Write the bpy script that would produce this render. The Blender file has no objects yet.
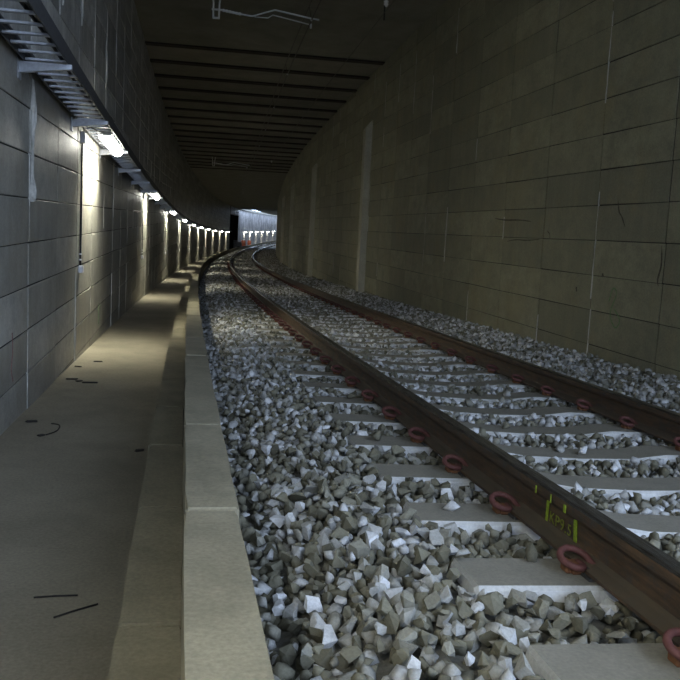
import bpy, bmesh, math, random
import numpy as np
from mathutils import Vector, Matrix

random.seed(7)
rng = np.random.default_rng(11)
scene = bpy.context.scene
COL = scene.collection

# ------------------------------------------------------------------ the curve
# camera axis system: s = metres along the track, X = metres to the right of
# the camera, z = metres above the camera; the line bends right and rises a little
R = 833.0
K = 1.01e-4
ZC = 1.24                       # camera height above the walkway (walkway = 0)


def P(s, X, z):
    a = s / R
    return Vector((R - (R - X) * math.cos(a), (R - X) * math.sin(a),
                   z + ZC + (K * s * s if s > 0 else 0.0)))


def frame(s, X=0.0, z=0.0, pitch=0.0, cant=0.0):
    slope = (2 * K * s if s > 0 else 0.0) + pitch
    return (Matrix.Translation(P(s, X, z)) @ Matrix.Rotation(-s / R, 4, 'Z')
            @ Matrix.Rotation(math.atan(slope), 4, 'X') @ Matrix.Rotation(cant, 4, 'Y'))


# ------------------------------------------------------------------ camera
FPX, U0, V0, ROLL = 850.99, 181.3, 248.26, 0.04742
d = Vector((U0 - 340, 340 - V0, -FPX)).normalized()
up = Vector((math.sin(ROLL), math.cos(ROLL),
             -(d.x * math.sin(ROLL) + d.y * math.cos(ROLL)) / d.z)).normalized()
rt = d.cross(up)
cam_data = bpy.data.cameras.new('camera')
cam_data.sensor_width = 36.0
cam_data.lens = 36.0 * FPX / 680.0
cam_data.clip_start = 0.05
cam_data.clip_end = 2000
cam = bpy.data.objects.new('camera', cam_data)
COL.objects.link(cam)
cam.matrix_world = Matrix.Translation((0, 0, ZC)) @ Matrix((rt, d, up)).to_4x4()
scene.camera = cam

# ------------------------------------------------------------------ light
MOUTH = -11.0                   # unseen tunnel mouth behind the camera: a skewed portal,
MOUTH_R = 1.5                  # right-hand corner set nearer, shaped to throw sky light on the left wall
SLOT = (123.0, 206.0, -.85, 1.2) # long daylight slot in the roof at the far bend
ROOF_END = 250.0
SKY = 5.4
LAMP = 28.0                      # radiance of the lit diffusers
LAMP_W = 36.0                   # watts of each lamp towards wall and walkway
LAMP_T = 9.0                   # watts of each lamp towards the track
world = bpy.data.worlds.new('overcast_sky')
scene.world = world
world.use_nodes = True
bg = world.node_tree.nodes['Background']
bg.inputs[0].default_value = (0.58, 0.73, 1.0, 1)
bg.inputs[1].default_value = SKY


def portal(name, m, sx, sy):    # guides sky light through an opening, emits nothing itself
    l = bpy.data.lights.new(name, 'AREA')
    l.shape = 'RECTANGLE'
    l.size = sx
    l.size_y = sy
    l.cycles.is_portal = True
    o = bpy.data.objects.new(name, l)
    COL.objects.link(o)
    o.matrix_world = m


pa, pb = P(MOUTH, -1.7, 1.5), P(MOUTH_R, 5.0, 1.5)
portal('mouth_portal', Matrix.Translation((pa + pb) / 2) @ Matrix.Rotation(math.atan2(pb.y - pa.y, pb.x - pa.x), 4, 'Z')
       @ Matrix.Rotation(math.radians(90), 4, 'X'), (pb - pa).length, 6.2)
portal('slot_portal', frame((SLOT[0] + SLOT[1]) / 2, (SLOT[2] + SLOT[3]) / 2, 4.9), 3.6, SLOT[1] - SLOT[0] + 2)

vs = scene.view_settings
vs.view_transform = 'Standard'
vs.look = 'None'
vs.exposure = 0.1
vs.gamma = 1.0
vs.use_curve_mapping = False

# ------------------------------------------------------------------ materials


class N:
    def __init__(self, name):
        self.m = bpy.data.materials.new(name)
        self.m.use_nodes = True
        self.t = self.m.node_tree
        self.b = self.t.nodes['Principled BSDF']

    def n(self, typ, **kw):
        x = self.t.nodes.new(typ)
        for k, v in kw.items():
            setattr(x, k, v)
        return x

    def l(self, a, b):
        self.t.links.new(a, b)

    def pos(self, scale=(1, 1, 1), coord='world'):
        if coord == 'world':
            src = self.n('ShaderNodeNewGeometry').outputs['Position']
        else:
            src = self.n('ShaderNodeTexCoord').outputs['Object']
        mp = self.n('ShaderNodeMapping')
        mp.inputs['Scale'].default_value = scale
        self.l(src, mp.inputs['Vector'])
        return mp.outputs[0]

    def noise(self, vec, scale, detail=4, rough=0.6):
        x = self.n('ShaderNodeTexNoise')
        x.inputs['Scale'].default_value = scale
        x.inputs['Detail'].default_value = detail
        x.inputs['Roughness'].default_value = rough
        if vec is not None:
            self.l(vec, x.inputs['Vector'])
        return x.outputs['Fac']

    def ramp(self, fac, stops):
        r = self.n('ShaderNodeValToRGB')
        e = r.color_ramp.elements
        while len(e) < len(stops):
            e.new(0.5)
        for el, (p, c) in zip(e, stops):
            el.position = p
            el.color = (*c, 1) if len(c) == 3 else c
        self.l(fac, r.inputs[0])
        return r.outputs[0]

    def mix(self, fac, a, b, mode='MIX'):
        x = self.n('ShaderNodeMix', data_type='RGBA', blend_type=mode)
        for sock, v in ((x.inputs[0], fac), (x.inputs[6], a), (x.inputs[7], b)):
            if isinstance(v, (int, float)):
                sock.default_value = v
            elif isinstance(v, tuple):
                sock.default_value = (*v, 1)
            else:
                self.l(v, sock)
        return x.outputs[2]

    def math(self, op, a, b=0.0):
        x = self.n('ShaderNodeMath', operation=op)
        for sock, v in ((x.inputs[0], a), (x.inputs[1], b)):
            if isinstance(v, (int, float)):
                sock.default_value = v
            else:
                self.l(v, sock)
        return x.outputs[0]

    def bump(self, h, strength=0.3, dist=0.01):
        x = self.n('ShaderNodeBump')
        x.inputs['Strength'].default_value = strength
        x.inputs['Distance'].default_value = dist
        self.l(h, x.inputs['Height'])
        self.l(x.outputs[0], self.b.inputs['Normal'])

    def out(self, col, rough=0.85, metal=0.0, spec=0.3):
        for key, v in (('Base Color', col), ('Roughness', rough), ('Metallic', metal)):
            if isinstance(v, tuple):
                self.b.inputs[key].default_value = (*v, 1)
            elif isinstance(v, (int, float)):
                self.b.inputs[key].default_value = v
            else:
                self.l(v, self.b.inputs[key])
        self.b.inputs['Specular IOR Level'].default_value = spec
        return self.m


def panel_material(name, dark, light, stain, streaks=0.5, rough=0.48, broad=None):
    m = N(name)
    rnd = m.n('ShaderNodeObjectInfo').outputs['Random']
    at = m.n('ShaderNodeAttribute', attribute_name='tone').outputs['Fac']
    v = m.math('FRACT', m.math('ADD', rnd, at))
    base = m.mix(v, dark, light)
    if broad:
        base = m.mix(m.ramp(m.noise(m.pos((broad, broad, .6)), 1.0, 6, 0.8), [(0.44, (0, 0, 0)), (0.56, (1, 1, 1))]), dark, light)
    streak = m.noise(m.pos((7, 7, 0.55)), 1.0, 5, 0.65)
    base = m.mix(m.math('MULTIPLY', m.ramp(streak, [(0.35, (0, 0, 0)), (0.72, (1, 1, 1))]), streaks), base, light)
    cloud = m.noise(m.pos((3.0, 2.4, 3.4)), 1.0, 7, 0.8)
    base = m.mix(m.ramp(cloud, [(0.36, (0.8, 0.8, 0.8)), (0.6, (0, 0, 0))]), base, dark)
    blot = m.noise(m.pos((1.3, 1.3, 1.3)), 1.0, 5, 0.7)
    base = m.mix(m.math('MULTIPLY', m.ramp(blot, [(0.5, (0, 0, 0)), (0.75, (1, 1, 1))]), 0.55), base, stain)
    fine = m.noise(m.pos((1, 1, 1)), 60.0, 3, 0.6)
    base = m.mix(0.35, base, m.ramp(fine, [(0.3, (0.45, 0.45, 0.45)), (0.7, (1.2, 1.2, 1.2))]), 'MULTIPLY')
    m.bump(m.math('ADD', fine, m.math('MULTIPLY', streak, 1.5)), 0.35, 0.006)
    return m.out(base, rough, 0.0, 0.6)


def concrete(name, a, b, scale=3.0, fine=55.0, rough=0.9, bump=0.3, stain=None):
    m = N(name)
    n1 = m.noise(m.pos(), scale, 6, 0.65)
    c = m.mix(m.ramp(n1, [(0.35, (0, 0, 0)), (0.68, (1, 1, 1))]), a, b)
    if stain:
        n3 = m.noise(m.pos((1, 0.5, 1)), scale * 0.6, 4, 0.75)
        c = m.mix(m.math('MULTIPLY', m.ramp(n3, [(0.52, (0, 0, 0)), (0.66, (1, 1, 1))]), 0.6), c, stain)
    n2 = m.noise(m.pos(), fine, 3, 0.6)
    c = m.mix(0.4, c, m.ramp(n2, [(0.3, (0.5, 0.5, 0.5)), (0.7, (1.2, 1.2, 1.2))]), 'MULTIPLY')
    m.bump(n2, bump, 0.005)
    return m.out(c, rough)


M = {}
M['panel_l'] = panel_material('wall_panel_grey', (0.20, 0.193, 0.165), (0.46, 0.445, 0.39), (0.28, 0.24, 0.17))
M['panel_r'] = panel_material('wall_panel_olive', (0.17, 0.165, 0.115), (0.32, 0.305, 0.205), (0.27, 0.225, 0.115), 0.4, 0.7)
M['panel_u'] = panel_material('wall_panel_lime_streaked_lightened', (0.24, 0.235, 0.215), (0.74, 0.73, 0.69), (0.30, 0.275, 0.235), 1.0)  # lime streaks, with the tone lightened to stand in for light missing above the tray
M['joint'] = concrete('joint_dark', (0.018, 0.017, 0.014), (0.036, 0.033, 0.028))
M['wall_far'] = panel_material('wall_far_streaked', (0.14, 0.135, 0.135), (0.72, 0.70, 0.70), (0.08, 0.075, 0.075), 0.5, 0.48, 0.45)
M['mortar'] = concrete('lime_mortar', (0.42, 0.41, 0.37), (0.6, 0.58, 0.53), 6, 40)
M['ceiling'] = concrete('ceiling_concrete', (0.22, 0.215, 0.18), (0.30, 0.29, 0.245), 1.5)
M['plank'] = concrete('ceiling_plank_concrete', (0.20, 0.19, 0.16), (0.28, 0.265, 0.22), 1.5)
M['walk'] = concrete('walkway_concrete', (0.215, 0.19, 0.138), (0.295, 0.262, 0.195), 1.2, 70, stain=(0.16, 0.142, 0.103))
M['kerb'] = concrete('kerb_concrete', (0.215, 0.192, 0.132), (0.29, 0.26, 0.18), 4, 80, stain=(0.165, 0.148, 0.10))
M['ledge'] = concrete('ledge_concrete', (0.20, 0.178, 0.122), (0.27, 0.242, 0.168), 4, 80, stain=(0.155, 0.138, 0.094))
M['pilaster'] = concrete('pilaster_concrete', (0.36, 0.345, 0.28), (0.47, 0.45, 0.37), 2)
M['bed'] = concrete('ballast_bed', (0.09, 0.085, 0.07), (0.16, 0.15, 0.125), 25, 60, bump=1.0)

# sleeper: grey dusty top, clean pale sides
m = N('sleeper_concrete')
geo = m.n('ShaderNodeNewGeometry')
sep = m.n('ShaderNodeSeparateXYZ')
m.l(geo.outputs['Normal'], sep.inputs[0])
dust = m.ramp(sep.outputs[2], [(0.55, (0, 0, 0)), (0.85, (1, 1, 1))])
n1 = m.noise(m.pos(), 9, 5, 0.7)
top = m.mix(n1, (0.18, 0.165, 0.128), (0.29, 0.268, 0.215))
side = m.mix(n1, (0.55, 0.55, 0.54), (0.75, 0.75, 0.74))
fine = m.noise(m.pos(), 90, 3)
c = m.mix(0.4, m.mix(dust, side, top), m.ramp(fine, [(0.3, (0.6, 0.6, 0.6)), (0.7, (1.15, 1.15, 1.15))]), 'MULTIPLY')
m.bump(fine, 0.25, 0.004)
M['sleeper'] = m.out(c, 0.9)

# crushed stone: blue-white fresh faces to dusty brown-grey
m = N('crushed_stone')
at = m.n('ShaderNodeAttribute', attribute_name='tone').outputs['Fac']
c = m.ramp(at, [(0.0, (0.10, 0.092, 0.064)), (0.35, (0.19, 0.178, 0.128)), (0.6, (0.33, 0.325, 0.30)), (0.85, (0.56, 0.56, 0.56)), (1.0, (0.74, 0.74, 0.75))])
geo = m.n('ShaderNodeNewGeometry')
sep = m.n('ShaderNodeSeparateXYZ')
m.l(geo.outputs['Normal'], sep.inputs[0])
d1 = m.noise(m.pos(), 1.6, 4, 0.7)
dm = m.math('MULTIPLY', m.ramp(sep.outputs[2], [(0.2, (0, 0, 0)), (0.9, (1, 1, 1))]),
            m.ramp(d1, [(0.38, (0.05, 0.05, 0.05)), (0.66, (0.55, 0.55, 0.55))]))
c = m.mix(dm, c, (0.21, 0.195, 0.138))
fine = m.noise(m.pos(), 120, 3, 0.7)
c = m.mix(0.5, c, m.ramp(fine, [(0.3, (0.55, 0.55, 0.55)), (0.7, (1.2, 1.2, 1.2))]), 'MULTIPLY')
m.bump(fine, 0.35, 0.004)
M['stone'] = m.out(c, 0.85)

# rails
m = N('rusty_rail_steel')
n1 = m.noise(m.pos((3, 1, 9)), 6, 5, 0.7)
c = m.ramp(n1, [(0.3, (0.035, 0.027, 0.020)), (0.5, (0.075, 0.047, 0.028)), (0.7, (0.13, 0.075, 0.04))])
geo = m.n('ShaderNodeNewGeometry')
sep = m.n('ShaderNodeSeparateXYZ')
m.l(geo.outputs['Normal'], sep.inputs[0])
blot = m.noise(m.pos(), 14, 5, 0.7)
c = m.mix(m.math('MULTIPLY', m.ramp(blot, [(0.5, (0, 0, 0)), (0.68, (1, 1, 1))]), 0.7), c, (0.045, 0.048, 0.05))
c = m.mix(m.math('MULTIPLY', m.ramp(sep.outputs[2], [(0.5, (0, 0, 0)), (0.9, (1, 1, 1))]), 0.7), c, (0.12, 0.098, 0.07))
n2 = m.noise(m.pos(), 150, 2)
m.bump(n2, 0.2, 0.002)
M['rail'] = m.out(c, 0.62, 0.0, 0.35)
m = N('worn_rail_head')
n1 = m.noise(m.pos((30, 2, 1)), 4, 4)
M['railhead'] = m.out(m.ramp(n1, [(0.35, (0.20, 0.17, 0.145)), (0.65, (0.55, 0.52, 0.49))]), 0.27, 0.95)


def plain(name, col, rough=0.6, metal=0.0, var=0.25, scale=40):
    mm = N(name)
    f = mm.noise(mm.pos(), scale, 4, 0.65)
    lo = tuple(x * (1 - var) for x in col)
    hi = tuple(min(1, x * (1 + var)) for x in col)
    return mm.out(mm.ramp(f, [(0.3, lo), (0.7, hi)]), rough, metal)


M['clip'] = plain('red_primer_clip', (0.125, 0.049, 0.043), 0.6)
M['shoulder'] = plain('rusty_cast_shoulder', (0.17, 0.075, 0.035), 0.8)
M['insul'] = plain('dark_insulator', (0.055, 0.055, 0.055), 0.6)
M['galv'] = plain('galvanised_steel', (0.50, 0.52, 0.56), 0.42, 0.6, 0.15)
M['galvdark'] = plain('dull_galvanised_side', (0.10, 0.10, 0.105), 0.55, 0.4)
M['cable'] = plain('black_cable', (0.012, 0.012, 0.013), 0.5)
M['white'] = plain('pale_plastic', (0.62, 0.62, 0.64), 0.5, 0, 0.1)
M['housing'] = plain('lamp_housing_grey', (0.5, 0.5, 0.48), 0.5, 0, 0.1)
M['porcelain'] = plain('pale_insulator', (0.8, 0.8, 0.78), 0.35, 0, 0.1)
M['alu'] = plain('aluminium_tube', (0.7, 0.72, 0.75), 0.4, 0.3, 0.1)
M['copper'] = plain('dull_copper_wire', (0.10, 0.08, 0.07), 0.5, 0.7)
M['paint'] = plain('yellow_green_paint', (0.26, 0.36, 0.03), 0.7, 0, 0.3, 120)
M['lettering'] = plain('faded_yellow_paint', (0.19, 0.21, 0.035), 0.75, 0, 0.4, 150)
M['greenspray'] = plain('faded_green_spray', (0.15, 0.235, 0.12), 0.9, 0, 0.3, 60)
M['redspray'] = plain('faded_red_spray', (0.26, 0.14, 0.125), 0.9, 0, 0.3, 60)
M['orange'] = plain('orange_plastic', (0.55, 0.14, 0.06), 0.6, 0, 0.15)
M['beam'] = plain('dark_rusty_beam', (0.028, 0.02, 0.016), 0.8, 0, 0.4, 8)
M['seep'] = plain('dark_seep_stain', (0.085, 0.077, 0.058), 0.9, 0, 0.4, 30)
M['debris'] = plain('dark_debris', (0.025, 0.022, 0.02), 0.8)
m = N('lit_diffuser')
m.b.inputs['Base Color'].default_value = (0.8, 0.8, 0.8, 1)
m.b.inputs['Emission Color'].default_value = (1.0, 0.99, 0.88, 1)
m.b.inputs['Emission Strength'].default_value = LAMP
M['glow'] = m.m

# ------------------------------------------------------------------ helpers


def tag(o, label=None, cat=None, group=None, kind=None):
    for k, v in (('label', label), ('category', cat), ('group', group), ('kind', kind)):
        if v:
            o[k] = v
    return o


def link(name, me, mat=None, parent=None, mw=None):
    if mat is not None and not me.materials:
        me.materials.append(mat)
    o = bpy.data.objects.new(name, me)
    COL.objects.link(o)
    if parent is not None:
        o.parent = parent
    if mw is not None:
        if parent is not None:
            o.matrix_basis = parent.matrix_basis.inverted() @ mw
        else:
            o.matrix_basis = mw
    return o


def empty(name, mw):
    o = bpy.data.objects.new(name, None)
    COL.objects.link(o)
    o.empty_display_size = 0.1
    o.matrix_basis = mw
    return o


def mesh(name, v, f, smooth=False):
    me = bpy.data.meshes.new(name)
    me.from_pydata([tuple(x) for x in v], [], f)
    me.update()
    if smooth:
        me.polygons.foreach_set('use_smooth', [True] * len(me.polygons))
    return me


def slist(s0, s1, near=0.6):
    out = [s0]
    while out[-1] < s1:
        s = out[-1]
        out.append(min(s1, s + max(near, min(4.0, abs(s) * 0.06))))
    return out


def sweep_mesh(name, prof, ss, closed=True, caps=True, smooth=False):
    """prof: list of (X,z) or a function of s returning such a list"""
    v, f = [], []
    n = None
    for s in ss:
        pr = prof(s) if callable(prof) else prof
        n = len(pr)
        v += [P(s, X, z) for X, z in pr]
    m_ = n if closed else n - 1
    for i in range(len(ss) - 1):
        for j in range(m_):
            a, b = i * n + j, i * n + (j + 1) % n
            f.append((a, b, b + n, a + n))
    if caps and closed:
        f.append(tuple(range(n))[::-1])
        f.append(tuple(range((len(ss) - 1) * n, len(ss) * n)))
    me = mesh(name, v, f, smooth)
    bm = bmesh.new()
    bm.from_mesh(me)
    bmesh.ops.recalc_face_normals(bm, faces=bm.faces)
    bm.to_mesh(me)
    bm.free()
    return me


def box_bm(bm, x0, x1, y0, y1, z0, z1, mw=None):
    vs_ = [bm.verts.new((x, y, z)) for x in (x0, x1) for y in (y0, y1) for z in (z0, z1)]
    for q in ((0, 1, 3, 2), (4, 6, 7, 5), (0, 4, 5, 1), (2, 3, 7, 6), (0, 2, 6, 4), (1, 5, 7, 3)):
        bm.faces.new([vs_[i] for i in q])
    if mw is not None:
        bmesh.ops.transform(bm, matrix=mw, verts=vs_)
    return vs_


def bm_mesh(name, bm, smooth=False, bevel=0.0, seg=1):
    if bevel:
        bmesh.ops.bevel(bm, geom=list(bm.edges), offset=bevel, segments=seg, affect='EDGES', clamp_overlap=True)
    bmesh.ops.recalc_face_normals(bm, faces=bm.faces)
    me = bpy.data.meshes.new(name)
    bm.to_mesh(me)
    bm.free()
    if smooth:
        me.polygons.foreach_set('use_smooth', [True] * len(me.polygons))
    return me


def box_mesh(name, x0, x1, y0, y1, z0, z1, bevel=0.0):
    bm = bmesh.new()
    box_bm(bm, x0, x1, y0, y1, z0, z1)
    return bm_mesh(name, bm, bevel=bevel)


def catmull(pts, sub=5):
    pts = [Vector(p) for p in pts]
    q = [pts[0]] + pts + [pts[-1]]
    out = []
    for i in range(1, len(q) - 2):
        a, b, c_, d_ = q[i - 1:i + 3]
        for k in range(sub):
            t = k / sub
            out.append(0.5 * ((2 * b) + (c_ - a) * t + (2 * a - 5 * b + 4 * c_ - d_) * t * t
                              + (3 * b - a - 3 * c_ + d_) * t ** 3))
    out.append(pts[-1])
    return out


def tube_mesh(name, pts, r, n=8, bm=None):
    pts = [Vector(p) for p in pts]
    own = bm is None
    if own:
        bm = bmesh.new()
    rings = []
    ref = None
    for i, p in enumerate(pts):
        t = (pts[min(i + 1, len(pts) - 1)] - pts[max(i - 1, 0)]).normalized()
        if ref is None:
            ref = t.orthogonal().normalized()
        ref = (ref - t * ref.dot(t)).normalized()
        bi = t.cross(ref)
        rr = r[i] if isinstance(r, (list, tuple)) else r
        rings.append([bm.verts.new(p + (ref * math.cos(2 * math.pi * k / n) + bi * math.sin(2 * math.pi * k / n)) * rr)
                      for k in range(n)])
    for a, b in zip(rings, rings[1:]):
        for k in range(n):
            bm.faces.new((a[k], a[(k + 1) % n], b[(k + 1) % n], b[k]))
    bm.faces.new(rings[0][::-1])
    bm.faces.new(rings[-1])
    if own:
        return bm_mesh(name, bm, smooth=True)


def lathe_mesh(name, prof, n=14):
    bm = bmesh.new()
    rings = [[bm.verts.new((r * math.cos(2 * math.pi * k / n), r * math.sin(2 * math.pi * k / n), z)) for k in range(n)]
             for r, z in prof]
    for a, b in zip(rings, rings[1:]):
        for k in range(n):
            bm.faces.new((a[k], a[(k + 1) % n], b[(k + 1) % n], b[k]))
    bm.faces.new(rings[0][::-1])
    bm.faces.new(rings[-1])
    return bm_mesh(name, bm, smooth=True)


# ------------------------------------------------------------------ structure
XL, CEIL, FLOOR = -1.12, 4.35, -1.24
S_A, S_B = MOUTH, 250.0
NI0, NI1 = 108.5, 122.0         # recess in the left wall


def XR(s):
    t = min(1, max(0, (s - 30) / 50))
    return 4.16 + 0.74 * t * t * (3 - 2 * t)


def struct(name, me, mat, label):
    return tag(link(name, me, mat), label, kind='structure')


REC = 0.005                      # depth of the joints between wall panels
wall_left = struct('wall_left', sweep_mesh('wall_left', [(XL - REC, -1.6), (XL - REC, CEIL + .05), (XL - .6, CEIL + .05), (XL - .6, -1.6)],
                                           slist(S_A, NI0)), M['joint'], 'left tunnel wall of grey concrete panels behind the cable tray')
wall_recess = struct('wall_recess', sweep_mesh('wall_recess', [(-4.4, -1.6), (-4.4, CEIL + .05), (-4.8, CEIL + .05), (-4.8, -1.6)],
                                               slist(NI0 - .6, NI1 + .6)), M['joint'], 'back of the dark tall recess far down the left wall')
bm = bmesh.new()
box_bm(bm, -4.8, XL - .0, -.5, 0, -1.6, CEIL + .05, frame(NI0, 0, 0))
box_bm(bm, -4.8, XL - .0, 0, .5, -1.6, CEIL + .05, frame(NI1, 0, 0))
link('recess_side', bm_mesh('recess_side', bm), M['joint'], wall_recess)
link('lintel', sweep_mesh('lintel', [(XL, 3.45), (XL, CEIL + .05), (XL - .5, CEIL + .05), (XL - .5, 3.45)], slist(NI0, NI1)), M['wall_far'], wall_recess)
wall_left_far = struct('wall_left_far', sweep_mesh('wall_left_far', [(XL, -1.6), (XL, CEIL + .05), (XL - .6, CEIL + .05), (XL - .6, -1.6)],
                                                   slist(NI1, S_B)), M['wall_far'], 'pale streaked outer wall at the far bend, lit by daylight')
wall_right = struct('wall_right', sweep_mesh('wall_right', lambda s: [(XR(s) + REC, -1.6), (XR(s) + REC, CEIL + .05), (XR(s) + .6, CEIL + .05), (XR(s) + .6, -1.6)],
                                             slist(MOUTH_R, S_B)), M['joint'], 'right tunnel wall of olive grey concrete panels beyond the track')
PL0, PLD, PLN = 19.3, 1.77, 17
PL1 = PL0 + PLD * PLN
v, f = [], []
for i in range(9):
    for X, z in ((XL - .7, CEIL), (4.86, CEIL), (4.86, CEIL + .4), (XL - .7, CEIL + .4)):
        s_ = MOUTH if X < 0 else MOUTH_R
        v.append(P(s_ + (PL0 - s_) * i / 8, X, z))
for i in range(8):
    for j in range(4):
        f.append((i * 4 + j, i * 4 + (j + 1) % 4, i * 4 + 4 + (j + 1) % 4, i * 4 + 4 + j))
f += [(0, 1, 2, 3), (35, 34, 33, 32)]
ceiling = struct('ceiling', mesh('ceiling', v, f), M['ceiling'], 'dark concrete tunnel roof with cross grooves between its planks')
v = [(-60, -60, 0.1), (70, -60, 0.1), (70, 1.4, 0.1), (5.3, 1.4, .1), (5.3, -9, .1), (-1.75, -11.1, .1), (-1.75, -3, .1), (-60, -3, .1)]
struct('ground', mesh('ground', v, [tuple(range(8))]), M['bed'], 'gravel ground outside the tunnel mouth')
link('roof_slab', sweep_mesh('roof_slab', lambda s: [(XL - .7, CEIL + .22), (XR(s) + .7, CEIL + .22), (XR(s) + .7, CEIL + .4), (XL - .7, CEIL + .4)],
                             slist(PL0, PL1, 2)), M['joint'], ceiling)
for sa, sb, xa, xb in ((PL1, SLOT[0], -5.2, None), (SLOT[0], SLOT[1], -5.2, SLOT[2]), (SLOT[0], SLOT[1], SLOT[3], None), (SLOT[1], ROOF_END, -5.2, None)):
    link('roof_slab', sweep_mesh('roof_slab_far', lambda s: [(xa, CEIL + .02), (xb or XR(s) + .7, CEIL + .02), (xb or XR(s) + .7, CEIL + .4), (xa, CEIL + .4)],
                                 slist(sa, sb)), M['ceiling'], ceiling)
struct('wall_end_blocker', sweep_mesh('wall_end_blocker', [(-2, -1.6), (6, -1.6), (6, CEIL + .4), (-2, CEIL + .4)], [S_B - .3, S_B]), M['wall_far'], 'added unseen wall shutting out sky light beyond the bend')  # added out of view to keep sky light from entering the far end
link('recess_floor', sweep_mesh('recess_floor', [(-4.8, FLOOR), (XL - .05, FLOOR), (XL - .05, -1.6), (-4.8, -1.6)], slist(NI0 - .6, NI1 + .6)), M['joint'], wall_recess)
bm = bmesh.new()
box_bm(bm, XL - .3, 4.16 + .6, -.765, .765, 0, .2)
pl_me = bm_mesh('ceiling_plank', bm, bevel=0.02)
pl_me.materials.append(M['plank'])
for i in range(PLN):
    link('ceiling_plank', pl_me, None, ceiling, frame(PL0 + PLD * (i + .5) + .08, 0, CEIL))
bm = bmesh.new()
box_bm(bm, XL - .3, 4.16 + .6, -.13, .13, -.035, -.012)      # bottom flange
box_bm(bm, XL - .3, 4.16 + .6, -.012, .012, -.012, .2)       # web
be_me = bm_mesh('roof_beam', bm)
be_me.materials.append(M['beam'])
for i in range(PLN + 1):
    link('roof_beam', be_me, None, ceiling, frame(PL0 + PLD * i + .08, 0, CEIL))

floor = struct('floor', sweep_mesh('floor', [(XL - .1, FLOOR), (.1, FLOOR), (.1, -1.6), (XL - .1, -1.6)], slist(S_A, S_B)), M['walk'],
               'worn concrete walkway floor between left wall and kerb')
bm = bmesh.new()


# ---- ballast bed
RAILX = 1.304
CANT = -0.0264


def sl_top(X):                   # sleeper top height across the track
    z = -.94 + CANT * (X - RAILX)
    t = abs(X - 2.057)
    if t < .5:
        q = min(1, (.5 - t) / .28)
        z -= .035 * q * q * (3 - 2 * q)
    return z


def bed(X):
    pts = [(.17, -1.10), (.33, -1.05), (.56, -.965), (.85, -.955), (1.15, -.972), (1.3, -.985), (1.5, -.985), (2.05, sl_top(2.05) - .03), (2.6, -1.01), (2.8, -1.025), (3.3, -1.0), (3.7, -.955), (4.2, -.925), (5.2, -.91)]
    for (a, za), (b, zb) in zip(pts, pts[1:]):
        if X <= b:
            t = max(0, (X - a) / (b - a))
            return za + (zb - za) * t
    return pts[-1][1]


bx = [.12, .3, .5, .7, .85, 1.1, 1.3, 1.6, 2.05, 2.5, 2.8, 3.1, 3.4, 3.8, 4.3, 5.2]
track_bed = struct('track_bed', sweep_mesh('track_bed', [(x, bed(x) - .02) for x in bx] + [(5.2, -1.6), (.12, -1.6)], slist(-40, S_B)), M['bed'],
                   'compacted stone bed under the track ballast')

# ---- kerb: an upper kerb and a lower ledge, both of separate slabs
kerb = struct('trim_1', sweep_mesh('trim_1', [(.035, -1.55), (.035, -.72), (.16, -.72), (.16, -1.55)], slist(S_A, S_B)), M['joint'],
              'stepped concrete kerb between walkway and ballast')
link('ledge_base', sweep_mesh('ledge_base', [(-.128, -1.5), (-.128, -.975), (.03, -.975), (.03, -1.5)], slist(S_A, S_B)), M['joint'], kerb)


def slab(name, x0, x1, z0, z1, s, L, mat):
    bm_ = bmesh.new()
    n = 6
    rows = []
    for i in range(n + 1):
        y = -L / 2 + L * i / n
        j = rng.normal(0, .0016, 4)
        rows.append([bm_.verts.new(p) for p in ((x0 + j[0], y, z0), (x0 + j[0], y, z1), (x1 + j[1], y, z1), (x1 + j[1], y, z0))])
    for a, b in zip(rows, rows[1:]):
        for k in range(4):
            bm_.faces.new((a[k], a[(k + 1) % 4], b[(k + 1) % 4], b[k]))
    bm_.faces.new(rows[0])
    bm_.faces.new(rows[-1][::-1])
    ed = [e for e in bm_.edges if not (abs(e.verts[0].co.y - e.verts[1].co.y) < .01 and abs(abs(e.verts[0].co.y) - L / 2) > .01)]
    bmesh.ops.bevel(bm_, geom=ed, offset=.007, segments=2, affect='EDGES')
    me_ = bm_mesh(name, bm_)
    me_.materials.append(mat)
    return me_


kv = [slab('kerb_slab', .027, .170, -1.2, -.70, 0, 1.13 - .009, M['kerb']) for _ in range(4)]
lv = [slab('ledge_slab', -.137, .0265, -1.3, -.96, 0, 1.02 - .009, M['ledge']) for _ in range(4)]
for i in range(-3, 60):
    link('kerb_slab', kv[i % 4], None, kerb, frame(2.27 + 1.13 * (i + .5), rng.normal(0, .0015), rng.normal(0, .0015)))
for i in range(-3, 62):
    link('ledge_slab', lv[i % 4], None, kerb, frame(2.13 + 1.02 * (i + .5), rng.normal(0, .0015), rng.normal(0, .0015)))
e1, e2 = 2.27 + 1.13 * 60, 2.13 + 1.02 * 62
tag(link('kerb_slab', sweep_mesh('kerb_run', [(.027, -1.2), (.027, -.70), (.17, -.70), (.17, -1.2)], slist(e1, S_B)), M['kerb'], kerb), kind='stuff')
tag(link('ledge_slab', sweep_mesh('ledge_run', [(-.137, -1.3), (-.137, -.96), (.0265, -.96), (.0265, -1.3)], slist(e2, S_B)), M['ledge'], kerb), kind='stuff')

# ------------------------------------------------------------------ wall panels


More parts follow.
